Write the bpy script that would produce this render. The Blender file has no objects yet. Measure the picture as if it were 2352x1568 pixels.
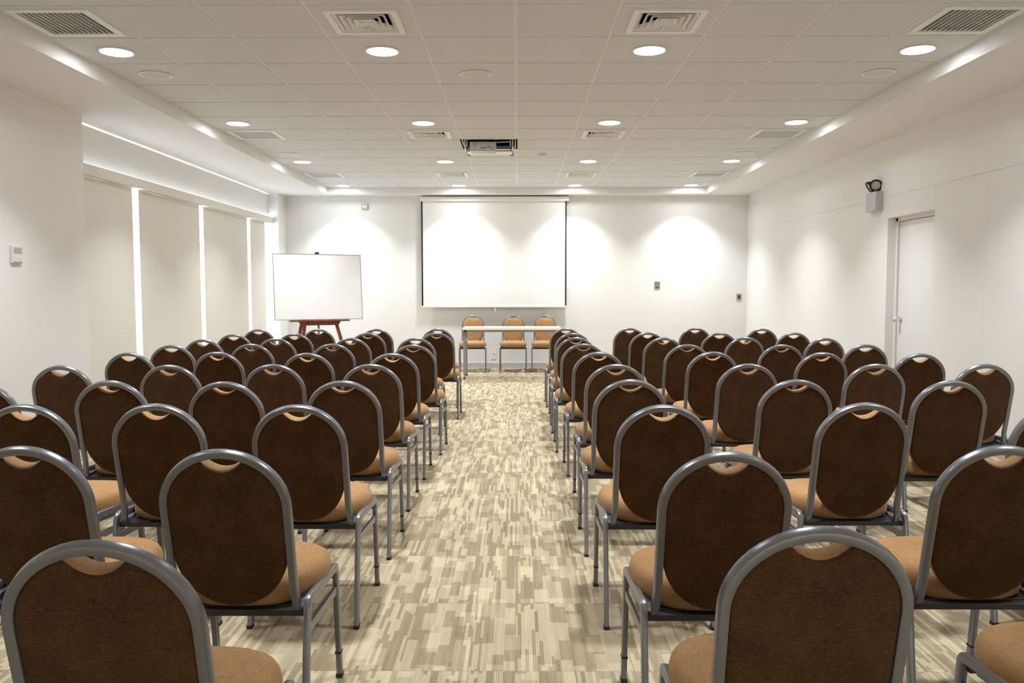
import bpy, bmesh, math, random
from mathutils import Vector, Matrix
random.seed(7)
PI = math.pi
SC = bpy.context.scene
COL = SC.collection

# ------------------------------------------------------------------ materials
def mat_new(name):
    m = bpy.data.materials.new(name); m.use_nodes = True
    nt = m.node_tree
    return m, nt, nt.nodes['Principled BSDF']

def N(nt, typ, **kw):
    n = nt.nodes.new(typ)
    for k, v in kw.items():
        setattr(n, k, v)
    return n

def noise_bump(nt, bs, scale, strength, dist=0.002, stretch=(1, 1, 1), detail=3):
    tc = N(nt, 'ShaderNodeTexCoord'); mp = N(nt, 'ShaderNodeMapping')
    mp.inputs['Scale'].default_value = stretch
    no = N(nt, 'ShaderNodeTexNoise'); no.inputs['Scale'].default_value = scale; no.inputs['Detail'].default_value = detail
    bu = N(nt, 'ShaderNodeBump'); bu.inputs['Strength'].default_value = strength; bu.inputs['Distance'].default_value = dist
    nt.links.new(tc.outputs['Object'], mp.inputs['Vector']); nt.links.new(mp.outputs[0], no.inputs['Vector'])
    nt.links.new(no.outputs['Fac'], bu.inputs['Height']); nt.links.new(bu.outputs[0], bs.inputs['Normal'])
    return no

def plain(name, col, rough=0.5, metal=0.0, spec=0.5, bump=None, var=0.0):
    m, nt, bs = mat_new(name)
    bs.inputs['Base Color'].default_value = (*col, 1)
    bs.inputs['Roughness'].default_value = rough
    bs.inputs['Metallic'].default_value = metal
    bs.inputs['Specular IOR Level'].default_value = spec
    if bump:
        no = noise_bump(nt, bs, *bump)
    if var:
        tc = N(nt, 'ShaderNodeTexCoord'); n2 = N(nt, 'ShaderNodeTexNoise'); n2.inputs['Scale'].default_value = 1.3
        rp = N(nt, 'ShaderNodeValToRGB')
        rp.color_ramp.elements[0].position = 0.3; rp.color_ramp.elements[1].position = 0.7
        rp.color_ramp.elements[0].color = (*[c * (1 - var) for c in col], 1)
        rp.color_ramp.elements[1].color = (*[min(1, c * (1 + var)) for c in col], 1)
        nt.links.new(tc.outputs['Object'], n2.inputs['Vector']); nt.links.new(n2.outputs['Fac'], rp.inputs[0]); nt.links.new(rp.outputs[0], bs.inputs['Base Color'])
    return m

def fabric(name, c1, c2, rough=0.8, weave=1.0, sheen=0.1):
    """woven cloth: fine cross threads with horizontal slubs"""
    m, nt, bs = mat_new(name)
    tc = N(nt, 'ShaderNodeTexCoord')
    def nz(sc, st, det=2):
        mp = N(nt, 'ShaderNodeMapping'); mp.inputs['Scale'].default_value = st
        no = N(nt, 'ShaderNodeTexNoise'); no.inputs['Scale'].default_value = sc; no.inputs['Detail'].default_value = det
        nt.links.new(tc.outputs['Object'], mp.inputs['Vector']); nt.links.new(mp.outputs[0], no.inputs['Vector'])
        return no.outputs['Fac']
    a = nz(60, (1, 1, 9)); b = nz(60, (9, 9, 1)); c = nz(9, (1, 1, 1))
    ad = N(nt, 'ShaderNodeMath', operation='ADD'); nt.links.new(a, ad.inputs[0]); nt.links.new(b, ad.inputs[1])
    ad2 = N(nt, 'ShaderNodeMath', operation='MULTIPLY_ADD'); ad2.inputs[1].default_value = 0.5
    nt.links.new(ad.outputs[0], ad2.inputs[0])
    cm = N(nt, 'ShaderNodeMath', operation='MULTIPLY'); cm.inputs[1].default_value = 0.35; nt.links.new(c, cm.inputs[0])
    nt.links.new(cm.outputs[0], ad2.inputs[2])
    rp = N(nt, 'ShaderNodeValToRGB')
    rp.color_ramp.elements[0].position = 0.5; rp.color_ramp.elements[1].position = 0.85
    rp.color_ramp.elements[0].color = (*c1, 1); rp.color_ramp.elements[1].color = (*c2, 1)
    nt.links.new(ad2.outputs[0], rp.inputs[0]); nt.links.new(rp.outputs[0], bs.inputs['Base Color'])
    bu = N(nt, 'ShaderNodeBump'); bu.inputs['Strength'].default_value = 0.35 * weave; bu.inputs['Distance'].default_value = 0.001
    nt.links.new(ad.outputs[0], bu.inputs['Height']); nt.links.new(bu.outputs[0], bs.inputs['Normal'])
    bs.inputs['Roughness'].default_value = rough
    bs.inputs['Specular IOR Level'].default_value = 0.2
    bs.inputs['Sheen Weight'].default_value = sheen
    return m

def emis(name, col, strength):
    m, nt, bs = mat_new(name)
    bs.inputs['Base Color'].default_value = (0.8, 0.8, 0.8, 1)
    bs.inputs['Emission Color'].default_value = (*col, 1)
    bs.inputs['Emission Strength'].default_value = strength
    return m

def carpet():
    m, nt, bs = mat_new('carpet')
    L = nt.links
    tc = N(nt, 'ShaderNodeTexCoord'); sp = N(nt, 'ShaderNodeSeparateXYZ'); L.new(tc.outputs['Object'], sp.inputs[0])
    X, Y = sp.outputs[0], sp.outputs[1]
    def M(op, a, b=None, c=None):
        n = N(nt, 'ShaderNodeMath', operation=op)
        for i, v in enumerate((a, b, c)):
            if v is None: continue
            if isinstance(v, (int, float)): n.inputs[i].default_value = v
            else: L.new(v, n.inputs[i])
        return n.outputs[0]
    def rnd(a, b, w=0.0):
        cb = N(nt, 'ShaderNodeCombineXYZ')
        for i, v in enumerate((a, b)):
            if isinstance(v, (int, float)): cb.inputs[i].default_value = v
            else: L.new(v, cb.inputs[i])
        cb.inputs[2].default_value = w
        wn = N(nt, 'ShaderNodeTexWhiteNoise', noise_dimensions='3D'); L.new(cb.outputs[0], wn.inputs['Vector'])
        return wn.outputs['Value']
    T = 0.6
    xs = M('ADD', X, 60.17); ys = M('ADD', Y, 60.3)
    ti = M('FLOOR', M('DIVIDE', xs, T)); tj = M('FLOOR', M('DIVIDE', ys, T))
    tile = M('ADD', ti, M('MULTIPLY', tj, 31.7))
    def blocks(w, ln, seed):
        i = M('FLOOR', M('DIVIDE', xs, w))
        off = rnd(i, tile, seed)
        j = M('FLOOR', M('ADD', M('DIVIDE', ys, ln), M('MULTIPLY', off, 3.0)))
        return rnd(i, M('ADD', j, M('MULTIPLY', tile, 7.3)), seed + 5)
    v1 = blocks(0.04, 0.16, 1.0)
    v2 = blocks(0.0133, 0.20, 2.0)
    v3 = blocks(0.06, 0.13, 3.0)
    s1 = M('GREATER_THAN', v1, 0.5); s3 = M('GREATER_THAN', v3, 0.62)
    s2 = M('GREATER_THAN', v2, 0.5)
    # some wide blocks are plain, others are finely striped
    pick = M('GREATER_THAN', rnd(M('FLOOR', M('DIVIDE', xs, 0.0667)), tj, 9.0), 0.45)
    base = M('ADD', M('MULTIPLY', s1, M('SUBTRACT', 1.0, pick)), M('MULTIPLY', s2, pick))
    v = M('ADD', M('MULTIPLY', base, 0.34), M('MULTIPLY', s3, 0.22))
    v = M('ADD', v, M('MULTIPLY', v2, 0.16))
    v = M('ADD', v, M('MULTIPLY', rnd(M('FLOOR', M('DIVIDE', xs, 0.0111)), tj, 4.0), 0.16))
    v = M('ADD', v, 0.09)
    rib = M('SINE', M('MULTIPLY', xs, 2 * PI / 0.0058))
    v = M('ADD', v, M('MULTIPLY', rib, 0.25))
    no = N(nt, 'ShaderNodeTexNoise'); no.inputs['Scale'].default_value = 260; no.inputs['Detail'].default_value = 1
    L.new(tc.outputs['Object'], no.inputs['Vector'])
    v = M('ADD', v, M('MULTIPLY', M('SUBTRACT', no.outputs['Fac'], 0.5), 0.5))
    # seams between carpet tiles
    fy = M('FRACT', M('DIVIDE', ys, T)); fx = M('FRACT', M('DIVIDE', xs, T))
    seam = M('MAXIMUM', M('LESS_THAN', fy, 0.006), M('LESS_THAN', fx, 0.004))
    v = M('SUBTRACT', v, M('MULTIPLY', seam, 0.30))
    rp = N(nt, 'ShaderNodeValToRGB'); L.new(v, rp.inputs[0])
    e = rp.color_ramp.elements
    e[0].position = 0.0; e[0].color = (*CARPET_D, 1)
    e[1].position = 1.0; e[1].color = (*CARPET_L, 1)
    L.new(rp.outputs[0], bs.inputs['Base Color'])
    bs.inputs['Roughness'].default_value = 0.95; bs.inputs['Specular IOR Level'].default_value = 0.1
    bu = N(nt, 'ShaderNodeBump'); bu.inputs['Strength'].default_value = 0.25; bu.inputs['Distance'].default_value = 0.002
    L.new(rib, bu.inputs['Height']); L.new(bu.outputs[0], bs.inputs['Normal'])
    return m

CARPET_D = (0.195, 0.147, 0.088)
CARPET_L = (0.56, 0.47, 0.322)
M_WALL = plain('wall_paint', (0.81, 0.803, 0.79), 0.75, spec=0.2, bump=(180, 0.05, 0.001))
M_SOFFIT = plain('soffit_paint', (0.80, 0.805, 0.81), 0.8, spec=0.2)
M_TILE = plain('ceiling_tile', (0.67, 0.69, 0.715), 0.9, spec=0.1, bump=(240, 0.15, 0.001))
M_GRID = plain('grid_bar', (0.74, 0.75, 0.76), 0.6)
M_BASE = plain('baseboard_paint', (0.50, 0.52, 0.54), 0.5)
M_CARPET = carpet()
M_METAL = plain('chair_metal', (0.215, 0.225, 0.25), 0.30, metal=0.6, bump=(900, 0.02, 0.0005))
M_DARKBAR = plain('dark_bar', (0.045, 0.045, 0.05), 0.35, metal=0.5)
M_TAN = fabric('tan_cloth', (0.275, 0.142, 0.054), (0.42, 0.232, 0.093), 0.7)
M_BROWN = fabric('brown_cloth', (0.024, 0.0098, 0.0014), (0.092, 0.040, 0.009), 0.8, weave=1.3, sheen=0.06)
M_RUBBER = plain('rubber', (0.015, 0.015, 0.015), 0.6)
M_WHITE = plain('white_enamel', (0.82, 0.81, 0.79), 0.4)
M_VENT = plain('vent_enamel', (0.78, 0.79, 0.80), 0.45)
M_LENS = emis('lamp_lens', (0.94, 0.975, 1.0), 46.0)
M_BLACK = plain('void_black', (0.004, 0.004, 0.004), 0.9, spec=0.05)
M_PLASTIC = plain('white_plastic', (0.74, 0.73, 0.71), 0.4)
M_GREYP = plain('grey_plastic', (0.40, 0.40, 0.40), 0.4)
M_STEEL = plain('brushed_steel', (0.42, 0.40, 0.35), 0.35, metal=0.9)
M_CHROME = plain('chrome', (0.75, 0.74, 0.72), 0.12, metal=1.0)
M_BLIND = plain('blind_cloth', (0.74, 0.72, 0.66), 0.85, spec=0.1, bump=(500, 0.1, 0.0006))
M_DOOR = plain('door_paint', (0.80, 0.80, 0.80), 0.35)
M_SCREEN = plain('screen_cloth', (0.86, 0.86, 0.85), 0.8, spec=0.1)
M_BLACKB = plain('black_border', (0.006, 0.006, 0.006), 0.5)
M_BOARD = plain('marker_board', (0.80, 0.80, 0.81), 0.12, spec=0.6)
M_ALU = plain('aluminium', (0.55, 0.55, 0.55), 0.35, metal=0.8)
M_TABLE = plain('table_laminate', (0.80, 0.70, 0.52), 0.35, var=0.04)
M_TABMET = plain('table_metal', (0.30, 0.31, 0.33), 0.35, metal=0.5)
M_SILVER = plain('projector_shell', (0.56, 0.58, 0.59), 0.4, metal=0.1)
M_LAMPGLASS = plain('lamp_glass', (0.45, 0.44, 0.43), 0.15)

def wood():
    m, nt, bs = mat_new('mahogany')
    tc = N(nt, 'ShaderNodeTexCoord'); mp = N(nt, 'ShaderNodeMapping'); mp.inputs['Scale'].default_value = (12, 12, 1.2)
    no = N(nt, 'ShaderNodeTexNoise'); no.inputs['Scale'].default_value = 3.0; no.inputs['Detail'].default_value = 4
    rp = N(nt, 'ShaderNodeValToRGB'); rp.color_ramp.elements[0].position = 0.35; rp.color_ramp.elements[1].position = 0.7
    rp.color_ramp.elements[0].color = (0.10, 0.018, 0.008, 1); rp.color_ramp.elements[1].color = (0.30, 0.055, 0.022, 1)
    nt.links.new(tc.outputs['Object'], mp.inputs[0]); nt.links.new(mp.outputs[0], no.inputs['Vector'])
    nt.links.new(no.outputs['Fac'], rp.inputs[0]); nt.links.new(rp.outputs[0], bs.inputs['Base Color'])
    bs.inputs['Roughness'].default_value = 0.3
    return m
M_WOOD = wood()

def glass():
    m = bpy.data.materials.new('window_glass'); m.use_nodes = True
    nt = m.node_tree; nt.nodes.clear()
    o = N(nt, 'ShaderNodeOutputMaterial'); mx = N(nt, 'ShaderNodeMixShader'); t = N(nt, 'ShaderNodeBsdfTransparent'); g = N(nt, 'ShaderNodeBsdfGlossy')
    g.inputs['Roughness'].default_value = 0.02; mx.inputs[0].default_value = 0.06
    t.inputs[0].default_value = (0.95, 0.97, 0.97, 1)
    nt.links.new(t.outputs[0], mx.inputs[1]); nt.links.new(g.outputs[0], mx.inputs[2]); nt.links.new(mx.outputs[0], o.inputs[0])
    return m
M_GLASS = glass()

# ------------------------------------------------------------------ mesh helpers
def box(bm, x0, x1, y0, y1, z0, z1, mi=0, bev=0.0):
    if bev > 0:
        b2 = bmesh.new(); box(b2, x0, x1, y0, y1, z0, z1, mi)
        bmesh.ops.bevel(b2, geom=list(b2.edges), offset=bev, segments=2, affect='EDGES', profile=0.7)
        for f in b2.faces: f.material_index = mi
        merge(bm, b2); return
    vs = [bm.verts.new(p) for p in ((x0, y0, z0), (x1, y0, z0), (x1, y1, z0), (x0, y1, z0), (x0, y0, z1), (x1, y0, z1), (x1, y1, z1), (x0, y1, z1))]
    for f in ((3, 2, 1, 0), (4, 5, 6, 7), (0, 1, 5, 4), (1, 2, 6, 5), (2, 3, 7, 6), (3, 0, 4, 7)):
        fc = bm.faces.new([vs[i] for i in f]); fc.material_index = mi

def merge(bm, b2, mtx=None):
    if mtx is not None: bmesh.ops.transform(b2, matrix=mtx, verts=b2.verts)
    me = bpy.data.meshes.new('tmp'); b2.to_mesh(me); b2.free(); bm.from_mesh(me); bpy.data.meshes.remove(me)

def obox(bm, p0, p1, w, d, up=Vector((0, 0, 1)), bev=0.0):
    """bar of section w x d from p0 to p1; w lies along up x dir"""
    p0 = Vector(p0); p1 = Vector(p1); t = (p1 - p0); L = t.length; t.normalize()
    s = up.cross(t)
    if s.length < 1e-4: s = Vector((1, 0, 0))
    s.normalize(); n = t.cross(s)
    b2 = bmesh.new(); box(b2, -w / 2, w / 2, -d / 2, d / 2, 0, L, bev=bev)
    m = Matrix(((s.x, n.x, t.x, p0.x), (s.y, n.y, t.y, p0.y), (s.z, n.z, t.z, p0.z), (0, 0, 0, 1)))
    merge(bm, b2, m)

def profile(a, b, r, k=3):
    pts = []
    for cx, cy, a0 in ((a / 2 - r, b / 2 - r, 0), (-a / 2 + r, b / 2 - r, PI / 2), (-a / 2 + r, -b / 2 + r, PI), (a / 2 - r, -b / 2 + r, 1.5 * PI)):
        for i in range(k):
            t = a0 + PI / 2 * i / (k - 1)
            pts.append((cx + r * math.cos(t), cy + r * math.sin(t)))
    return pts

def sweep(bm, path, prof, ref, caps=True):
    """sweep prof (u along side, v along normal) on path; ref = first normal (v axis)"""
    P = [Vector(p) for p in path]; n = len(P)
    T = []
    for i in range(n):
        t = (P[min(i + 1, n - 1)] - P[max(i - 1, 0)]); T.append(t.normalized())
    v = Vector(ref); v = (v - T[0] * v.dot(T[0])).normalized()
    rings = []
    for i in range(n):
        if i:
            v = v - T[i] * v.dot(T[i]); v.normalize()
        u = T[i].cross(v)
        # mitre: stretch in the plane of the bend is negligible with filleted paths
        rings.append([bm.verts.new(P[i] + u * a + v * b) for a, b in prof])
    m = len(prof)
    for i in range(n - 1):
        for j in range(m):
            k = (j + 1) % m
            bm.faces.new((rings[i][j], rings[i][k], rings[i + 1][k], rings[i + 1][j]))
    if caps:
        bm.faces.new(list(reversed(rings[0]))); bm.faces.new(rings[-1])

def fillet(pts, rads, seg=6):
    P = [Vector(p) for p in pts]; out = [P[0]]
    for i in range(1, len(P) - 1):
        a = (P[i - 1] - P[i]).normalized(); b = (P[i + 1] - P[i]).normalized()
        ang = a.angle(b); d = rads[i - 1] / math.tan(ang / 2) if ang < PI - 1e-3 else 0
        s = P[i] + a * d; e = P[i] + b * d
        for k in range(seg + 1):
            t = k / seg
            # quadratic blend close to a circular bend
            out.append(s * (1 - t) ** 2 + P[i] * 2 * t * (1 - t) + e * t * t)
    out.append(P[-1])
    return out

def lathe(bm, prof, seg=32, cx=0, cy=0, mi=0):
    rings = []
    for r, z in prof:
        if r < 1e-6: rings.append([bm.verts.new((cx, cy, z))])
        else: rings.append([bm.verts.new((cx + r * math.cos(2 * PI * i / seg), cy + r * math.sin(2 * PI * i / seg), z)) for i in range(seg)])
    for a, b in zip(rings, rings[1:]):
        for i in range(seg):
            j = (i + 1) % seg
            if len(a) == 1 and len(b) == 1: continue
            if len(a) == 1: f = bm.faces.new((a[0], b[j], b[i]))
            elif len(b) == 1: f = bm.faces.new((a[i], a[j], b[0]))
            else: f = bm.faces.new((a[i], a[j], b[j], b[i]))
            f.material_index = mi

def obj(name, bm, mats, parent=None, smooth=None, loc=None):
    bmesh.ops.recalc_face_normals(bm, faces=bm.faces)
    me = bpy.data.meshes.new(name); bm.to_mesh(me); bm.free()
    for m in (mats if isinstance(mats, (list, tuple)) else [mats]): me.materials.append(m)
    if smooth:
        for p in me.polygons: p.use_smooth = True
        me.set_sharp_from_angle(angle=math.radians(smooth))
    o = bpy.data.objects.new(name, me); COL.objects.link(o)
    if parent: o.parent = parent
    if loc: o.location = loc
    return o

def tag(o, label, cat, group=None):
    o['label'] = label; o['category'] = cat
    if group: o['group'] = group
    return o

def thing(name, label, cat, loc=(0, 0, 0), rz=0.0, group=None):
    o = bpy.data.objects.new(name, None); COL.objects.link(o)
    o.empty_display_size = 0.1
    o.location = loc; o.rotation_euler = (0, 0, rz)
    return tag(o, label, cat, group)

def struct(name, bm, mats, smooth=None, parent=None):
    o = obj(name, bm, mats, parent, smooth)
    if parent is None: o['kind'] = 'structure'
    return o

def dup(root, loc, rz=0.0, label=None, group=None):
    r = root.copy(); COL.objects.link(r); r.location = loc; r.rotation_euler = (0, 0, rz)
    if label: r['label'] = label
    if group: r['group'] = group
    for ch in list(root.children):
        c = ch.copy(); COL.objects.link(c); c.parent = r
        for g in list(ch.children):
            d = g.copy(); COL.objects.link(d); d.parent = c
    return r

# ------------------------------------------------------------------ room dimensions (metres)
XL, XR = -3.77, 3.73           # side walls
YB, YR = 13.37, -2.60          # wall behind the table, wall behind the camera
ZC, ZS = 2.897, 2.793          # tile ceiling, lowered border
TX0, TX1 = -3.02, 2.995        # tiled field
TY0, TY1 = -2.10, 13.08
GX, GY = -0.012, 4.7256        # grid origin
XW = -3.93                     # plane of the window recess
WY0, WY1 = 7.16, 12.95
TILE = 0.6

# floor
bm = bmesh.new(); box(bm, -4.3, 4.1, YR - .1, YB + .1, -0.12, 0.0); struct('floor', bm, M_CARPET)

# ceiling: tegular tiles over a recessed grid
def tx(i): return GX + TILE * i
def ty(j): return GY + TILE * j
HOLES = {}     # (i,j) -> square opening half size
for sx in (-2, 1): HOLES[(sx, 0)] = 0.20; HOLES[(sx, 6)] = 0.20; HOLES[(sx, 11)] = 0.20
for sx in (-5, 4): HOLES[(sx, 0)] = 0.21; HOLES[(sx, 6)] = 0.21; HOLES[(sx, 11)] = 0.21
PROJ = (-1, 7)
bm = bmesh.new()
g = 0.011
for i in range(-6, 6):
    for j in range(-12, 15):
        x0, x1, y0, y1 = max(tx(i) + g, TX0), min(tx(i + 1) - g, TX1), max(ty(j) + g, TY0), min(ty(j + 1) - g, TY1)
        if x1 - x0 < 0.03 or y1 - y0 < 0.03 or (i, j) == PROJ: continue
        zt = ZC + 0.012
        if (i, j) in HOLES:
            h = HOLES[(i, j)]; cx, cy = tx(i) + .3, ty(j) + .3
            box(bm, x0, cx - h, y0, y1, ZC, zt); box(bm, cx + h, x1, y0, y1, ZC, zt)
            box(bm, cx - h, cx + h, y0, cy - h, ZC, zt); box(bm, cx - h, cx + h, cy + h, y1, ZC, zt)
        else:
            box(bm, x0, x1, y0, y1, ZC, zt)
zg = ZC + 0.004
def strips(lo, hi, cuts):
    out = [(lo, hi)]
    for a, b in cuts:
        out = [s for l, h in out for s in ((l, min(h, a)), (max(l, b), h)) if s[1] - s[0] > 1e-4]
    return out
for i in range(-5, 6):
    box(bm, tx(i) - 0.013, tx(i) + 0.013, TY0, TY1, zg, zg + .03, 1)
for j in range(-11, 14):
    box(bm, TX0, TX1, ty(j) - 0.013, ty(j) + 0.013, zg + .0005, zg + .03, 1)
struct('ceiling', bm, [M_TILE, M_GRID])
# lowered plaster border round the tiles and the slab above
bm = bmesh.new()
XO = XW - 0.10
box(bm, TX1, XR + .3, YR - .1, YB + .1, ZS, ZC + .25)
box(bm, XO, TX0, YR - .1, YB + .1, ZS, ZC + .25)
box(bm, TX0, TX1, TY1, YB + .1, ZS, ZC + .25)
box(bm, TX0, TX1, YR - .1, TY0, ZS, ZC + .25)
struct('ceiling_border', bm, M_SOFFIT)
bm = bmesh.new(); box(bm, XO, XR + .3, YR - .1, YB + .1, 3.35, 3.45)
box(bm, XO, XO + .05, YR - .1, YB + .1, ZC + .25, 3.35); box(bm, XR + .25, XR + .3, YR - .1, YB + .1, ZC + .25, 3.35)
box(bm, XO, XR + .3, YB, YB + .1, ZC + .25, 3.35); box(bm, XO, XR + .3, YR - .1, YR - .05, ZC + .25, 3.35)
struct('ceiling_slab', bm, M_BLACK)

# walls
bm = bmesh.new(); box(bm, -4.3, 4.1, YB, YB + .15, 0, ZS); struct('wall_back', bm, M_WALL)
bm = bmesh.new(); box(bm, -4.3, 4.1, YR - .15, YR, 0, ZS); struct('wall_rear', bm, M_WALL)
# door-side wall, with panel joints and the door recess
DY0, DY1, DZ = 7.40, 8.325, 2.0
bm = bmesh.new()
gp = 0.001
zj = 2.215; yj = 6.58
px = XR + 0.006
for a, b in ((YR, yj), (yj, DY0), (DY0, DY1), (DY1, YB)):
    for z0, z1 in ((0, zj), (zj, ZS)):
        if (a, z0) == (DY0, 0): z0 = DZ
        ga = gp if a in (yj, DY0) and z0 < zj - .01 and not (a == DY0 and z0 == 0) else 0
        gb = gp if b in (yj, DY0) and z0 < zj - .01 else 0
        box(bm, XR, px, a + ga, b - gb, z0 + (gp if z0 == zj else 0), z1 - (gp if z1 == zj else 0))
box(bm, px, XR + .25, YR, DY0, 0, ZS); box(bm, px, XR + .25, DY1, YB, 0, ZS); box(bm, px, XR + .25, DY0, DY1, DZ, ZS)
box(bm, XR + .25, XR + .30, DY0 - .1, DY1 + .1, 0, DZ + .1)
struct('wall_right', bm, M_WALL)
# window-side wall: solid part near the camera, pier at the far corner, panel above the windows
bm = bmesh.new(); box(bm, XL - .22, XL, YR, WY0, 0, ZS); box(bm, XO - .2, XL, WY1, YB, 0, ZS)
struct('wall_left', bm, M_WALL)
bm = bmesh.new(); box(bm, XW - .02, XW, WY0, WY1, 2.442, ZS - 0.012)
struct('wall_left_upper', bm, M_WALL)
# baseboards
bm = bmesh.new(); box(bm, XL, XR, YB - .012, YB, 0, .084, bev=.002); struct('baseboard_back', bm, M_BASE)
bm = bmesh.new(); box(bm, XR - .012, XR, DY1 + .03, YB - .012, 0, .084, bev=.002); box(bm, XR - .012, XR, YR, DY0 - .03, 0, .084, bev=.002); struct('baseboard_right', bm, M_BASE)
bm = bmesh.new(); box(bm, XL, XL + .012, YR, WY0, 0, .084, bev=.002); struct('baseboard_left', bm, M_BASE)

# windows behind the blinds
gaps = [8.427, 10.178, 11.955]
edges = [WY0] + gaps + [WY1]
for k in range(4):
    a, b = edges[k], edges[k + 1]
    xo = XO + .02
    bm = bmesh.new()
    for y0, y1 in ((a, a + .012), (b - .012, b)): box(bm, xo, xo + .04, y0, y1, 0.0, 2.53)
    box(bm, xo, xo + .04, a, b, 0.0, .05); box(bm, xo, xo + .04, a, b, 2.49, 2.53)
    w = struct('window_%d' % (k + 1), bm, M_WHITE)
    bm = bmesh.new(); box(bm, xo + .015, xo + .021, a + .012, b - .012, .05, 2.49)
    obj('pane', bm, M_GLASS, w)
# pelmet over the blinds; bottom board added to block daylight leaking down
bm = bmesh.new(); box(bm, -3.862, -3.845, WY0, WY1, 2.318, 2.416, bev=.002); box(bm, -3.908, -3.860, WY0, WY1, 2.318, 2.324); struct('trim_1', bm, M_BLIND)
# roller blinds
blinds = [(WY0 + .01, 8.364), (8.489, 10.115), (10.242, 11.885), (12.025, 12.72)]
bl = ['pale roller blind beside the plain wall with the thermostat', 'pale roller blind, second from the thermostat wall',
      'pale roller blind, third from the thermostat wall', 'narrow pale roller blind beside the corner pier behind the whiteboard']
for (a, b), lb in zip(blinds, bl):
    t = thing('roller_blind', lb, 'blind', (-3.915, (a + b) / 2, 0), 0, 'roller blinds over the windows')
    h = (b - a) / 2
    bm = bmesh.new()
    n = 14
    # cloth with faint lengthwise waves
    vs = [[bm.verts.new((0.003 * math.sin(3.1 * k / n * PI + a), -h + 2 * h * k / n, z)) for k in range(n + 1)] for z in (0.06, 2.34)]
    vb = [[bm.verts.new((v.co.x - .0015, v.co.y, v.co.z)) for v in r] for r in vs]
    for k in range(n):
        bm.faces.new((vs[0][k], vs[0][k + 1], vs[1][k + 1], vs[1][k])); bm.faces.new((vb[0][k + 1], vb[0][k], vb[1][k], vb[1][k + 1]))
        bm.faces.new((vs[0][k], vb[0][k], vb[0][k + 1], vs[0][k + 1])); bm.faces.new((vs[1][k], vs[1][k + 1], vb[1][k + 1], vb[1][k]))
    bm.faces.new((vs[0][0], vs[1][0], vb[1][0], vb[0][0])); bm.faces.new((vs[0][n], vb[0][n], vb[1][n], vs[1][n]))
    obj('blind_cloth', bm, M_BLIND, t)
    bm = bmesh.new(); box(bm, -.008, .006, -h, h, .035, .062, bev=.003); obj('bottom_bar', bm, M_WHITE, t)
    bm = bmesh.new(); lathe(bm, [(0, -h), (.018, -h), (.018, h), (0, h)], 14)
    bmesh.ops.transform(bm, matrix=Matrix.Translation((-.018, 0, 2.345)) @ Matrix.Rotation(PI / 2, 4, 'X'), verts=bm.verts)
    obj('roller_tube', bm, M_WHITE, t, smooth=40)

# door
bm = bmesh.new()
jx0, jx1 = XR + .085, XR + .15
box(bm, jx0, jx1, DY1 - .035, DY1, 0, DZ); box(bm, jx0, jx1, DY0, DY0 + .035, 0, DZ); box(bm, jx0, jx1, DY0, DY1, DZ - .035, DZ)
struct('trim_2', bm, M_WALL)
bm = bmesh.new(); box(bm, XR + .105, XR + .145, DY0 + .038, DY1 - .04, 0.008, DZ - .04, bev=.002)
d = struct('door_1', bm, M_DOOR)
bm = bmesh.new()
kx, ky, kz = XR + .105, 8.215, .985
b2 = bmesh.new(); lathe(b2, [(0, 0), (.031, 0), (.033, .004), (.030, .010), (.014, .014), (.011, .035), (.022, .045), (.027, .058), (.022, .070), (.010, .075), (0, .076)], 24)
merge(bm, b2, Matrix.Translation((kx, ky, kz)) @ Matrix.Rotation(-PI / 2, 4, 'Y'))
obj('door_knob', bm, M_CHROME, d, smooth=50)

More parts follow.
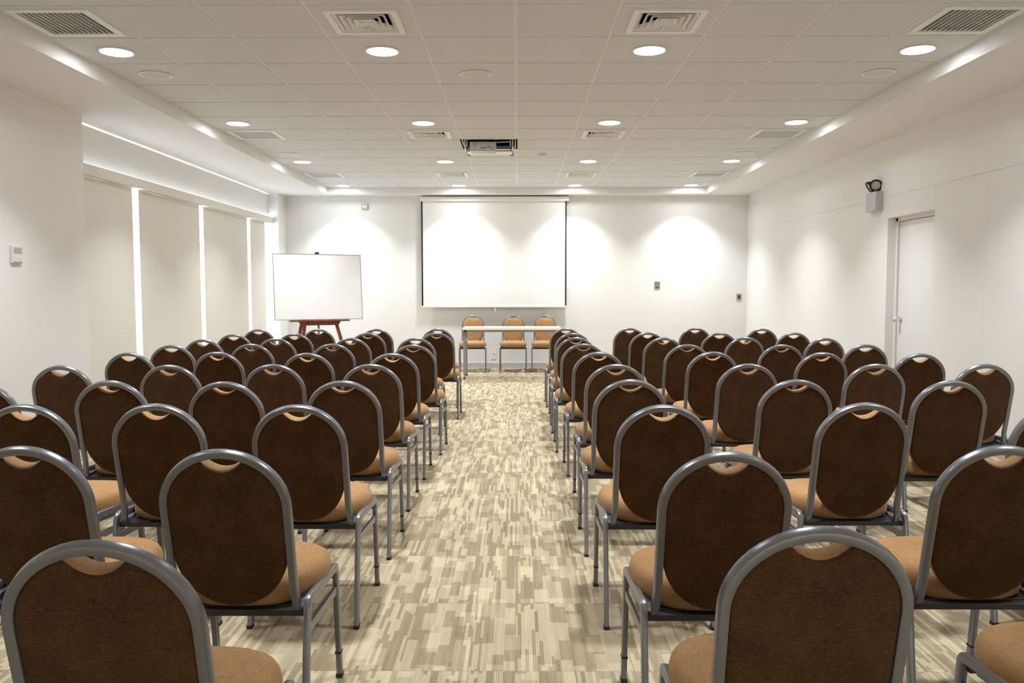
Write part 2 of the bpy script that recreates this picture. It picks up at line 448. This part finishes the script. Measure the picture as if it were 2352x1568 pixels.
# ------------------------------------------------------------------ chair
def chair_parts(root):
    pf = profile(.028, .018, .004)
    for s in (-1, 1):
        x = s * .204
        rear = fillet([(x, 0.0, .012), (x, .055, .414), (x, .20, .404)], [.030])
        front = fillet([(x, .455, .012), (x, .412, .392), (x, .20, .404)], [.030])
        for path, isf in ((rear, 0), (front, 1)):
            bm = bmesh.new(); sweep(bm, path, pf, (1, 0, 0)); lg = obj('leg', bm, M_METAL, root, smooth=35)
            bm = bmesh.new(); y = path[0].y
            box(bm, x - .0105, x + .0105, y - .0155, y + .0155, 0, .014, bev=.003)
            if isf: box(bm, x - .0102, x + .0102, y - .0155 - .009, y + .0145 - .009, .086, .092)
            obj('foot_cap', bm, M_RUBBER, lg)
        bm = bmesh.new()
        obox(bm, (x, .044, .333), (x, .421, .312), .010, .026)
        obj('stretcher', bm, M_METAL, root)
    bm = bmesh.new()
    box(bm, -.20, .20,   .062, .094, .366, .384, bev=.002)
    obj('crossbar', bm, M_DARKBAR, root)
    bm = bmesh.new(); box(bm, -.20, .20, .385, .408, .358, .378, bev=.002); obj('front_rail', bm, M_DARKBAR, root)
    # back frame
    e = Vector((0, -.105, .465)); Lb = e.length; e.normalize(); nrm = Vector((0, e.z, -e.y))
    o0 = Vector((0, .060, .400))
    def bp(u, w, n=0.0): return o0 + Vector((u, 0, 0)) + e * w + nrm * n
    a, b = .1685, .158; wt = Lb - .0105; w0 = wt - b
    arch = [bp(a * math.cos(PI * k / 28), w0 + b * math.sin(PI * k / 28)) for k in range(29)]
    low = fillet([bp(a, w0 - .02), bp(a, .06), (.176, .058, .388), (.184, .16, .386), (.188, .36, .376)], [.15, .035, .08])
    right = list(reversed(low))
    left = [Vector((-p.x, p.y, p.z)) for p in low]
    path = right + arch + left
    bm = bmesh.new(); sweep(bm, path, profile(.024, .021, .004), (1, 0, 0)); obj('back_frame', bm, M_METAL, root, smooth=35)
    # back pad and its dark rear cover
    def outline(n, ap, bt, w0p, bb, scoop, half=.061):
        pts = []
        for k in range(n):
            t = 2 * PI * k / n + PI / 2
            c, s = math.cos(t), math.sin(t)
            u = ap * c
            if s >= 0: w = w0p + bt * s
            else: w = bb + bb * math.copysign(abs(s), s)
            if s > 0 and abs(u) < half:
                w = min(w, w0p + bt - .006 - scoop * (1 - (u / half) ** 2))
            pts.append((u, w))
        return pts
    n = 112; c0 = (0.0, .22)
    def ringed(bm, spec):
        rings = []
        for ol, sc, nn in spec:
            rings.append([bm.verts.new(bp(c0[0] + (u - c0[0]) * sc, c0[1] + (w - c0[1]) * sc, nn)) for u, w in ol])
        for r0, r1 in zip(rings, rings[1:]):
            for k in range(n):
                m = (k + 1) % n; bm.faces.new((r0[k], r0[m], r1[m], r1[k]))
        for r, flip in ((rings[0], 1), (rings[-1], 0)):
            cv = bm.verts.new(sum((v.co for v in r), Vector()) / n)
            for k in range(n):
                m = (k + 1) % n; bm.faces.new((r[m], r[k], cv) if flip else (r[k], r[m], cv))
    OB = outline(n, .1575, .146, w0, .168, .032); OM = outline(n, .1575, .146, w0, .168, .031); OF = outline(n, .1575, .146, w0, .168, .030)
    bm = bmesh.new()
    ringed(bm, [(OB, .90, 0.0), (OB, .985, 0.0), (OB, 1.0, .003), (OM, 1.0, .016), (OM, .995, .030), (OF, .975, .040), (OF, .93, .047), (OF, .80, .053), (OF, .5, .057), (OF, .2, .058)])
    obj('backrest', bm, M_TAN, root, smooth=60)
    OP = outline(n, .1570, .1455, w0, .168, .035)
    bm = bmesh.new()
    ringed(bm, [(OP, .2, -.0105), (OP, .6, -.0100), (OP, .92, -.0085), (OP, .985, -.0065), (OP, 1.0, -.003), (OP, 1.0, .001), (OP, .9, .001)])
    obj('back_panel', bm, M_BROWN, root, smooth=60)['label'] = 'dark brown cloth rear of the backrest'
    # seat cushion
    bm = bmesh.new(); n = 72
    def plan(sc, dz):
        r = []
        for k in range(n):
            t = 2 * PI * k / n; c, s = math.cos(t), math.sin(t)
            yy = .268 + .198 * sc * math.copysign(abs(s) ** .72, s)
            fr = (yy - .0) / .46
            hw = .180 + .031 * min(1, max(0, fr / .6))
            xx = hw * sc * math.copysign(abs(c) ** .72, c)
            r.append((xx, yy, dz - .018 * max(0, fr - .70) ** 1.4))
        return r
    spec = [(.80, .3865), (.93, .387), (.985, .396), (1.0, .412), (1.0, .430), (.98, .447), (.94, .460), (.86, .470), (.66, .478), (.35, .481)]
    rings = [[bm.verts.new(p) for p in plan(*q)] for q in spec]
    for r0, r1 in zip(rings, rings[1:]):
        for k in range(n):
            m = (k + 1) % n; bm.faces.new((r0[k], r0[m], r1[m], r1[k]))
    for r, flip in ((rings[0], 1), (rings[-1], 0)):
        cv = bm.verts.new(sum((v.co for v in r), Vector()) / n)
        for k in range(n):
            m = (k + 1) % n; bm.faces.new((r[m], r[k], cv) if flip else (r[k], r[m], cv))
    obj('seat', bm, M_TAN, root, smooth=60)
    bm = bmesh.new(); box(bm, -.165, .165, .097, .40,   .3735, .3860, bev=.003); obj('seat_board', bm, M_DARKBAR, root)

# measured places of the top of each back (x, y); the rear feet stand 5 cm ahead of it
LEFT = {0: [(-.728, 1.361)], 1: [(-1.362, 2.20), (-.800, 2.158)], 2: [(-1.846, 3.011), (-1.362, 3.029), (-.821, 3.002)],
        3: [(-2.506, 3.744), (-1.925, 3.807), (-1.366, 3.762), (-.822, 3.798)], 4: [(-2.581, 4.564), (-1.982, 4.601), (-1.40, 4.638), (-.843, 4.648)],
        5: [(-2.646, 5.514), (-2.061, 5.565), (-1.417, 5.463), (-.84, 5.437)], 6: [(-2.669, 6.251), (-2.089, 6.363), (-1.455, 6.377), (-.806, 6.266)],
        7: [(-2.698, 6.96), (-2.112, 7.097), (-1.465, 7.144), (-.898, 7.157)], 8: [(-2.716, 7.773), (-2.158, 7.864), (-1.473, 7.999), (-.799, 8.016)],
        9: [(-2.775, 8.703), (-2.136, 8.721), (-1.515, 8.737), (-.864, 8.803)]}
RIGHT = {0: [(.550, 1.444), (1.30, 1.51)], 1: [(.556, 2.128), (1.332, 2.214)], 2: [(.542, 2.999), (1.31, 3.055), (2.042, 3.042)],
         3: [(.537, 3.846), (1.319, 3.84), (2.027, 3.798)], 4: [(.562, 4.633), (1.322, 4.66), (2.045, 4.646), (2.657, 4.63)],
         5: [(.553, 5.54), (1.333, 5.555), (2.054, 5.494), (2.665, 5.397)], 6: [(.516, 6.369), (1.31, 6.287), (2.028, 6.254), (2.675, 6.268)],
         7: [(.516, 7.223), (1.285, 7.177), (2.015, 7.226), (2.668, 7.084)], 8: [(.537, 7.932), (1.278, 8.029), (1.972, 7.968), (2.701, 7.987)],
         9: [(.523, 8.841), (1.224, 8.909), (1.943, 8.929), (2.617, 8.755)]}
ROWN = {9: 'front row facing the table', 8: 'second row from the table', 7: 'third row from the table', 6: 'fourth row from the table', 5: 'fifth row from the table',
        4: 'sixth row from the table', 3: 'seventh row from the table', 2: 'eighth row from the table', 1: 'ninth row from the table', 0: 'tenth row from the table'}
SEATN = ['aisle seat', 'second from aisle', 'third from aisle', 'fourth from aisle']
proto = None
for side, rows in (('window', LEFT), ('door', RIGHT)):
    for r, lst in rows.items():
        for k, (x, y) in enumerate(lst):
            pos = len(lst) - 1 - k if side == 'window' else k
            lb = 'brown banquet chair, %s side of the aisle, %s, %s' % (side, ROWN[r], SEATN[pos])
            gr = 'audience chairs on the %s side of the aisle' % side
            rz = random.uniform(-.012, .012)
            loc = (x, y + .05, 0)
            if proto is None:
                proto = thing('banquet_chair', lb, 'chair', loc, rz, gr); chair_parts(proto)
            else:
                dup(proto, loc, rz, lb, gr)
for x, y, rz, lb in ((-.715, 13.085, PI + .03, 'tan banquet chair behind the table, at its folding-leg end by the whiteboard'),
                     (-.070, 13.095, PI, 'tan banquet chair behind the middle of the table'),
                     (.435, 13.09, PI - .02, 'tan banquet chair behind the table, on the door side')):
    dup(proto, (x, y, 0), rz, lb, 'speaker chairs behind the table')

# ------------------------------------------------------------------ table
t = thing('folding_table', 'pale folding table with grey metal legs before three chairs', 'table', (-.085, 11.93, 0))
hx, hy = .705, .30
bm = bmesh.new(); box(bm, -hx, hx, -hy, hy, .708, .736, bev=.004); obj('tabletop', bm, M_TABLE, t)
bm = bmesh.new()
box(bm, -hx + .03, hx - .03, -hy + .03, -hy + .055, .678, .708); box(bm, -hx + .03, hx - .03, hy - .055, hy - .03, .678, .708)
box(bm, -hx + .03, -hx + .055, -hy + .03, hy - .03, .678, .708); box(bm, hx - .055, hx - .03, -hy + .03, hy - .03, .678, .708)
obj('apron', bm, M_TABMET, t)
for sx in (-1, 1):
    for sy in (-1, 1):
        bm = bmesh.new(); x = sx * (hx - .025); y = sy * (hy - .06)
        box(bm, x - .014, x + .014, y - .014, y + .014, 0.012, .70, bev=.003); lg = obj('leg', bm, M_TABMET, t)
        bm = bmesh.new(); box(bm, x - .017, x + .017, y - .017, y + .017, 0, .02, bev=.003); obj('foot_cap', bm, M_RUBBER, lg)
    bm = bmesh.new(); x = sx * (hx - .04)
    obox(bm, (x, -hy + .06, .56), (x - sx * .19, -hy + .06, .69), .012, .02); obox(bm, (x, hy - .06, .56), (x - sx * .19, hy - .06, .69), .012, .02)
    box(bm, x - .02, x + .02, -hy + .06, hy - .06, .545, .57); obj('folding_brace', bm, M_ALU, t)

# ------------------------------------------------------------------ easel and whiteboard
rz = math.atan2(.52, 1.09)
E0 = (-2.725, 11.22, 0)
t = thing('easel', 'dark red wooden easel holding the whiteboard in the window corner', 'easel', E0, rz)
def yb(z): return .0 + (z - .85) * .10       # board plane leans back
bm = bmesh.new(); box(bm, -.41, .41, -.055, .035, .850, .870, bev=.003); obj('tray', bm, M_WOOD, t)
bm = bmesh.new()
v = [(-.29, .848), (.29, .848), (.255, .797), (-.255, .797)]
fr = [bm.verts.new((a, -.03, b)) for a, b in v]; bk = [bm.verts.new((a, -.002, b)) for a, b in v]
bm.faces.new(fr); bm.faces.new(list(reversed(bk)))
for k in range(4): bm.faces.new((fr[k], bk[k], bk[(k + 1) % 4], fr[(k + 1) % 4]))
obj('crossbar', bm, M_WOOD, t)
for s in (-1, 1):
    bm = bmesh.new(); obox(bm, (s * .43, -.13, 0), (s * .03, .20, 1.70), .046, .024, up=Vector((0, 1, 0)), bev=.002); obj('leg', bm, M_WOOD, t)
bm = bmesh.new(); obox(bm, (-.17, .75, 0), (-.03, .21, 1.68), .046, .024, up=Vector((0, 1, 0)), bev=.002); obj('leg', bm, M_WOOD, t)
bm = bmesh.new(); obox(bm, (.0, .05, .55), (.0, .14, 1.76), .028, .020, up=Vector((0, 1, 0)), bev=.002); obj('mast', bm, M_TABMET, t)
bm = bmesh.new(); box(bm, -.022, .022, .06, .15, 1.772, 1.800, bev=.004); obj('clamp', bm, M_RUBBER, t)
t = thing('whiteboard', 'blank whiteboard with thin grey frame standing on the wooden easel', 'whiteboard', E0, rz)
tilt = Matrix.Translation((0, -.004, .872)) @ Matrix.Rotation(-math.atan(.09), 4, 'X')
bm = bmesh.new(); box(bm, -.597, .597, -.016, -.002, .003, .897); bmesh.ops.transform(bm, matrix=tilt, verts=bm.verts); obj('writing_surface', bm, M_BOARD, t)
bm = bmesh.new(); w = .008
for q in ((-.602, -.602 + w, 0, .902), (.602 - w, .602, 0, .902), (-.602, .602, 0, w), (-.602, .602, .902 - w, .902)): box(bm, q[0], q[1], -.019, .001, q[2], q[3])
bmesh.ops.transform(bm, matrix=tilt, verts=bm.verts); obj('frame', bm, plain('board_frame', (.30, .30, .31), .4, metal=.5), t)

# ------------------------------------------------------------------ projection screen
t = thing('projection_screen', 'white pull-down projection screen with black side borders', 'screen', (-.378, 13.30, 0))
bm = bmesh.new(); box(bm, -1.20, 1.205, -.055, .065, 2.700, 2.772, bev=.008); obj('housing', bm, M_WHITE, t)
bm = bmesh.new(); box(bm, -1.155, 1.145, -.002, .0, 1.012, 2.705); obj('screen_cloth', bm, M_SCREEN, t)
for s, nm in ((-1, 0), (1, 1)):
    bm = bmesh.new(); x0, x1 = (-1.179, -1.155) if s < 0 else (1.145, 1.169)
    box(bm, x0, x1, -.0025, .0, 1.018, 2.70); obj('black_border', bm, M_BLACKB, t)
bm = bmesh.new(); box(bm, -1.185, 1.175, -.012, .012, .992, 1.016, bev=.004); obj('bottom_bar', bm, M_WHITE, t)
bm = bmesh.new(); box(bm, -.002, .030, -.004, .004, .955, .992, bev=.002); box(bm, .008, .020, -.003, .003, .915, .956, bev=.002); obj('pull_tab', bm, M_WHITE, t)

# ------------------------------------------------------------------ small wall fittings
def plate(name, label, cat, x, z, w, h, mat, inner=None, dpt=.012):
    t = thing(name, label, cat, (x, YB, z))
    bm = bmesh.new(); box(bm, -w / 2, w / 2, -dpt, 0, -h / 2, h / 2, bev=.003); obj('cover_plate', bm, mat, t)
    if inner:
        for q in inner:
            bm = bmesh.new(); box(bm, q[0], q[1], -dpt - .003, -dpt + .002, q[2], q[3], bev=.001); obj(q[5], bm, q[4], t)
    return t
plate('wall_socket', 'beige double socket high on the wall between whiteboard and screen', 'socket', -2.478, 2.625, .105, .085, plain('beige_plate', (.50, .46, .37), .4), [(-.036, -.004, -.02, .025, M_PLASTIC, 'socket_insert'), (.004, .036, -.02, .025, M_PLASTIC, 'socket_insert')], .03)
plate('wall_switch', 'grey metal wall plate at hand height beyond the screen', 'switch', 2.274, 1.352, .086, .115, M_STEEL, [(-.02, .02, -.048, -.034, M_RUBBER, 'slot')])
plate('wall_switch', 'steel switch plate with dark centre in the corner by the door wall', 'switch', 3.604, 1.155, .082, .115, M_STEEL, [(-.018, .018, -.03, .03, M_RUBBER, 'rocker')])
t = plate('wall_outlet', 'small white outlet with a dark hole under the table', 'outlet', -.392, .20, .075, .115, M_WHITE, [(-.007, .007, .025, .039, M_BLACKB, 'hole')], .006)
# thermostat
t = thing('thermostat', 'white thermostat with grey display on the near window-side wall', 'thermostat', (XL, 6.135, 1.49))
bm = bmesh.new(); box(bm, 0, .022, -.065, .065, .0, .13, bev=.004); obj('housing', bm, M_PLASTIC, t)
bm = bmesh.new(); box(bm, .020, .0235, -.043, .052, .072, .116, bev=.001); obj('display', bm, M_GREYP, t)
bm = bmesh.new(); box(bm, .020, .026, -.05, .05, .004, .016, bev=.001); obj('button_bar', bm, M_GREYP, t)
for k in range(3):
    bm = bmesh.new(); box(bm, .020, .025, -.04 + k * .03, -.022 + k * .03, .035, .05, bev=.001); obj('button', bm, M_WHITE, t)
# emergency light
t = thing('emergency_light', 'grey emergency light box with two black lamps above the door', 'emergency light', (XR, 8.57, 2.09))
bm = bmesh.new(); box(bm, -.075, 0, -.12, .12, 0, .195, bev=.006); obj('battery_box', bm, plain('grey_case', (.50, .49, .52), .4), t)
def lamp(px_, py_, pz_, dr):
    m = Matrix.Translation((px_, py_, pz_)) @ Vector(dr).to_track_quat('-Z', 'Y').to_matrix().to_4x4()
    bm = bmesh.new(); lathe(bm, [(0, .045), (.030, .042), (.054, .022), (.062, 0), (.062, -.014), (.046, -.014), (.044, -.004), (0, -.004)], 28)
    bmesh.ops.transform(bm, matrix=m, verts=bm.verts); h = obj('lamp_head', bm, M_BLACKB, t, smooth=40)
    bm = bmesh.new(); lathe(bm, [(0, -.010), (.028, -.009), (.0445, -.006)], 28)
    bmesh.ops.transform(bm, matrix=m, verts=bm.verts); obj('lens', bm, M_LAMPGLASS, h, smooth=40)
lamp(-.045, -.045, .262, (-.40, -.85, -.25))
lamp(-.060, .060, .258, (-.80, .10, -.50))
bm = bmesh.new(); box(bm, -.05, -.03, -.055, -.035, .19, .215); obj('bracket', bm, M_RUBBER, t)
bm = bmesh.new(); box(bm, -.05, -.03, .040, .060, .19, .215); obj('bracket', bm, M_RUBBER, t)

# ------------------------------------------------------------------ ceiling fittings
def cl(i): return tx(i) + .3
# downlights
ys = [GY + .9 + 2.4 * k for k in range(-3, 4)]
xsn = [cl(-5), cl(-2), cl(1), cl(4)]
base_dl = None
rown = {6: 'row nearest the table wall', 5: 'second row from the table wall', 4: 'third row from the table wall', 3: 'fourth row from the table wall'}
coln = ['window-side border', 'window side of the middle', 'door side of the middle', 'door-side border']
for k, y in enumerate(ys):
    for c, x in enumerate(xsn):
        if k >= 3:
            lb = 'lit round downlight, %s, %s' % (rown[k], coln[c])
            if base_dl is None:
                base_dl = thing('ceiling_light', lb, 'ceiling light', (x, y, ZC), 0, 'round downlights in the tiled ceiling')
                bm = bmesh.new(); lathe(bm, [(.100, .0), (.116, -.001), (.118, -.004), (.114, -.007), (.104, -.008), (.100, -.004)], 40); obj('trim_ring', bm, M_WHITE, base_dl, smooth=50)
                bm = bmesh.new(); lathe(bm, [(.1035, -.004), (.06, -.0055), (0, -.006)], 40); obj('lens', bm, M_LENS, base_dl, smooth=50)
            else:
                dup(base_dl, (x, y, ZC), 0, lb)
        if k == 1: continue
        la = bpy.data.lights.new('downlight_lamp', 'AREA'); la.shape = 'DISK'; la.size = .17
        la.energy = (20 if k else (24 if c < 2 else 64)); la.spread = math.radians(102); la.color = (.93, .97, 1.0)  # unseen rear row; its door-side pair is boosted to brighten near chair backs
        lo = bpy.data.objects.new('downlight_lamp', la); COL.objects.link(lo); lo.location = (x, y, ZC - .012)

# square supply diffusers
def diffuser(loc, lb):
    t = thing('air_diffuser', lb, 'air vent', loc, 0, 'square louvred air diffusers')
    bm = bmesh.new()
    for q in ((-.215, .215, -.215, -.175), (-.215, .215, .175, .215), (-.215, -.175, -.175, .175), (.175, .215, -.175, .175)): box(bm, q[0], q[1], q[2], q[3], -.010, 0)
    obj('frame', bm, M_VENT, t)
    for h0 in (.172, .136, .100, .064):
        bm = bmesh.new(); h1 = h0 - .030
        def ring(h, z): return [bm.verts.new((sx * h, sy * h, z)) for sx, sy in ((-1, -1), (1, -1), (1, 1), (-1, 1))]
        r0 = ring(h0, -.008); r1 = ring(h1, .026); r2 = ring(h1 - .003, .026); r3 = ring(h0 - .004, -.009)
        for k in range(4):
            m = (k + 1) % 4
            bm.faces.new((r0[k], r0[m], r1[m], r1[k])); bm.faces.new((r3[m], r3[k], r2[k], r2[m]))
            bm.faces.new((r0[m], r0[k], r3[k], r3[m])); bm.faces.new((r1[k], r1[m], r2[m], r2[k]))
        obj('louvre', bm, M_VENT, t)
    bm = bmesh.new(); box(bm, -.030, .030, -.030, .030, .010, .016); box(bm, -.004, .004, .08, .17, -.012, -.006); obj('centre_plate', bm, M_VENT, t)
    bm = bmesh.new()
    for q in ((-.2, .2, -.2, .2, .070, .075), (-.2, .2, -.2, -.195, .012, .07), (-.2, .2, .195, .2, .012, .07), (-.2, -.195, -.195, .195, .012, .07), (.195, .2, -.195, .195, .012, .07)): box(bm, *q)
    obj('duct', bm, M_BLACK, t)
    return t
dp = None
for j, jn in ((0, 'furthest from the table wall'), (6, 'level with the projector'), (11, 'close to the table wall')):
    for i, s in ((-2, 'window'), (1, 'door')):
        lb = 'square louvred air diffuser, %s side of the projector line, %s' % (s, jn)
        loc = (cl(i), ty(j) + .3, ZC)
        if dp is None: dp = diffuser(loc, lb)
        else: dup(dp, loc, 0, lb)
# return grilles near the borders
def grille(loc, lb, cross, sg=1):
    t = thing('return_grille', lb, 'air vent', loc, 0, 'return air grilles by the ceiling borders')
    bm = bmesh.new()
    for q in ((-.245, .245, -.245, -.20), (-.245, .245, .20, .245), (-.245, -.20, -.20, .20), (.20, .245, -.20, .20)): box(bm, q[0], q[1], q[2], q[3], -.008, 0)
    obj('frame', bm, M_VENT, t)
    bm = bmesh.new()
    n = 26 if cross else 13
    for k in range(n):
        x = -.20 + .40 * (k + .5) / n
        b2 = bmesh.new(); box(b2, -.0018, .0018, -.20, .20, -.013 if not cross else -.006, .013 if not cross else .006); merge(bm, b2, Matrix.Translation((x, 0, .006)) @ Matrix.Rotation(math.radians(35) * sg, 4, 'Y'))
    if cross:
        for k in range(n):
            y = -.20 + .40 * (k + .5) / n; box(bm, -.20, .20, y - .001, y + .001, -.005, .015)
    obj('slats', bm, M_VENT, t)
    bm = bmesh.new()
    for q in ((-.21, .21, -.21, .21, .050, .055), (-.21, .21, -.21, -.205, .012, .05), (-.21, .21, .205, .21, .012, .05), (-.21, -.205, -.205, .205, .012, .05), (.205, .21, -.205, .205, .012, .05)): box(bm, *q)
    obj('duct', bm, plain('grille_duct', (.34, .34, .34), .7), t)
    return t
for i, s in ((-5, 'window'), (4, 'door')):
    grille((cl(i), ty(0) + .3, ZC), 'slatted return grille at the %s-side border, furthest from the table' % s, False, -1 if i < 0 else 1)
    grille((cl(i), ty(6) + .3, ZC), 'fine mesh return grille at the %s-side border, level with the projector' % s, True)
    grille((cl(i), ty(11) + .3, ZC), 'fine mesh return grille at the %s-side border, close to the table wall' % s, True)
# round speakers
sp = None
for x, y, lb in ((cl(-1), ty(2) + .3, 'round flush ceiling speaker in the middle of the ceiling'),
                 (cl(-5), ty(2) + .3, 'round flush ceiling speaker by the window-side border, beside a downlight'),
                 (cl(4), ty(2) + .3, 'round flush ceiling speaker by the door-side border, beside a downlight'),
                 (cl(-5), ty(8) + .3, 'round flush ceiling speaker by the window-side border, past the mesh grille'),
                 (cl(4), ty(8) + .3, 'round flush ceiling speaker by the door-side border, past the mesh grille')):
    if sp is None:
        sp = thing('ceiling_speaker', lb, 'speaker', (x, y, ZC), 0, 'round flush ceiling speakers')
        bm = bmesh.new(); lathe(bm, [(.100, 0), (.118, -.002), (.119, -.006), (.112, -.008), (.104, -.006), (.100, -.001)], 40); obj('rim', bm, M_WHITE, sp, smooth=50)
        bm = bmesh.new(); lathe(bm, [(.104, -.003), (.05, -.004), (0, -.0042)], 40); obj('speaker_mesh', bm, M_TILE, sp, smooth=50)
    else: dup(sp, (x, y, ZC), 0, lb)
t = thing('smoke_detector', 'small white smoke detector on the ceiling beyond the projector', 'smoke detector', (cl(0), ty(8) + .3, ZC))
bm = bmesh.new(); lathe(bm, [(0, 0), (.050, 0), (.052, -.012), (.048, -.016)], 28); obj('mount', bm, M_WHITE, t, smooth=40)
bm = bmesh.new(); lathe(bm, [(.040, -.016), (.038, -.030), (.022, -.042), (0, -.044)], 28); obj('sensor_head', bm, M_PLASTIC, t, smooth=40)

# projector lowered from a black ceiling opening
cx = tx(-1) + .3; y0 = ty(7); y1 = ty(8)
t = thing('projector_lift', 'white ceiling lift tray lowered from the black opening', 'projector lift', (cx, y0 + .3, ZC))
bm = bmesh.new()
for q in ((-.31, .31, .300, .31, -.0, .40), (-.31, .31, -.31, -.300, .0, .40), (-.31, -.289, -.30, .30, .0, .40), (.289, .31, -.30, .30, .0, .40), (-.31, .31, -.31, .31, .40, .41)): box(bm, *q)
obj('shaft', bm, M_BLACK, t)
bm = bmesh.new()
for q in ((-.292, -.284, -.296, .296), (.284, .292, -.296, .296), (-.292, .292, .288, .298)): box(bm, q[0], q[1], q[2], q[3], -.003, .006)
obj('opening_trim', bm, M_WHITE, t)
bm = bmesh.new()
box(bm, -.265, .265, .02, .275, -.075, -.063, bev=.002)
box(bm, -.265, -.255, -.27, .275, -.075, .02); box(bm, .255, .265, -.27, .275, -.075, .02)
box(bm, -.265, .265, .265, .275, -.075, -.02)
obj('tray', bm, M_WHITE, t)
for sx in (-1, 1):
    bm = bmesh.new(); box(bm, sx * .245 - .015, sx * .245 + .015, .255, .285, -.082, -.050, bev=.003); obj('corner_block', bm, M_BLACKB, t)
    bm = bmesh.new(); box(bm, sx * .235 - .006, sx * .235 + .006, -.26, -.23, -.06, .30); box(bm, sx * .235 - .006, sx * .235 + .006, .2, .23, -.06, .30); obj('hanger_rod', bm, M_ALU, t)
bm = bmesh.new(); obox(bm, (.06, -.20, .02), (.23, -.20, .035), .012, .012); obox(bm, (.06, -.20, -.012), (.23, -.20, -.005), .012, .012); obj('scissor_arm', bm, M_ALU, t)
t = thing('projector', 'silver grey projector hanging in the ceiling opening', 'projector', (cx - .065, y0 + .15, ZC - .062))
bm = bmesh.new(); box(bm, -.142, .142, -.11, .12, -.043, .048, bev=.010); obj('body', bm, M_SILVER, t, smooth=35)
bm = bmesh.new(); box(bm, -.135, .135, -.104, .10, -.050, -.040, bev=.003); obj('underside', bm, M_GREYP, t)
bm = bmesh.new()
for k, (a, w, z) in enumerate(((-.02, .010, -.020), (.0, .008, -.025), (.025, .022, -.018), (.06, .02, -.008), (.085, .012, -.02), (.11, .008, -.022), (-.005, .006, -.012))):
    box(bm, a - w / 2, a + w / 2, -.1115, -.108, z - .005, z + .005)
obj('connectors', bm, M_BLACKB, t)
bm = bmesh.new(); lathe(bm, [(0, 0), (.022, 0), (.022, .003), (0, .003)], 24)
bmesh.ops.transform(bm, matrix=Matrix.Translation((-.085, -.109, .02)) @ Matrix.Rotation(PI / 2, 4, 'X'), verts=bm.verts); obj('speaker_dot', bm, M_GREYP, t)
bm = bmesh.new(); box(bm, -.11, .05, -.09, .09, .048, .060); obj('mount_plate', bm, M_RUBBER, t)

# ------------------------------------------------------------------ daylight outside
w = bpy.data.worlds.new('World'); SC.world = w; w.use_nodes = True
bg = w.node_tree.nodes['Background']; bg.inputs[0].default_value = (.80, .90, 1.0, 1); bg.inputs[1].default_value = 8.5

# ------------------------------------------------------------------ camera
cam = bpy.data.cameras.new('camera'); co = bpy.data.objects.new('camera', cam); COL.objects.link(co)
cam.sensor_width = 36; cam.lens = 1878.58 / 2352 * 36; cam.clip_start = .05; cam.clip_end = 100
co.location = (0, 0, 1.296); co.rotation_euler = (PI / 2 - .0645, .001, .0069)
SC.camera = co
vs = SC.view_settings
vs.view_transform = 'Standard'; vs.look = 'None'; vs.gamma = 1; vs.use_curve_mapping = False
vs.exposure = 0.15
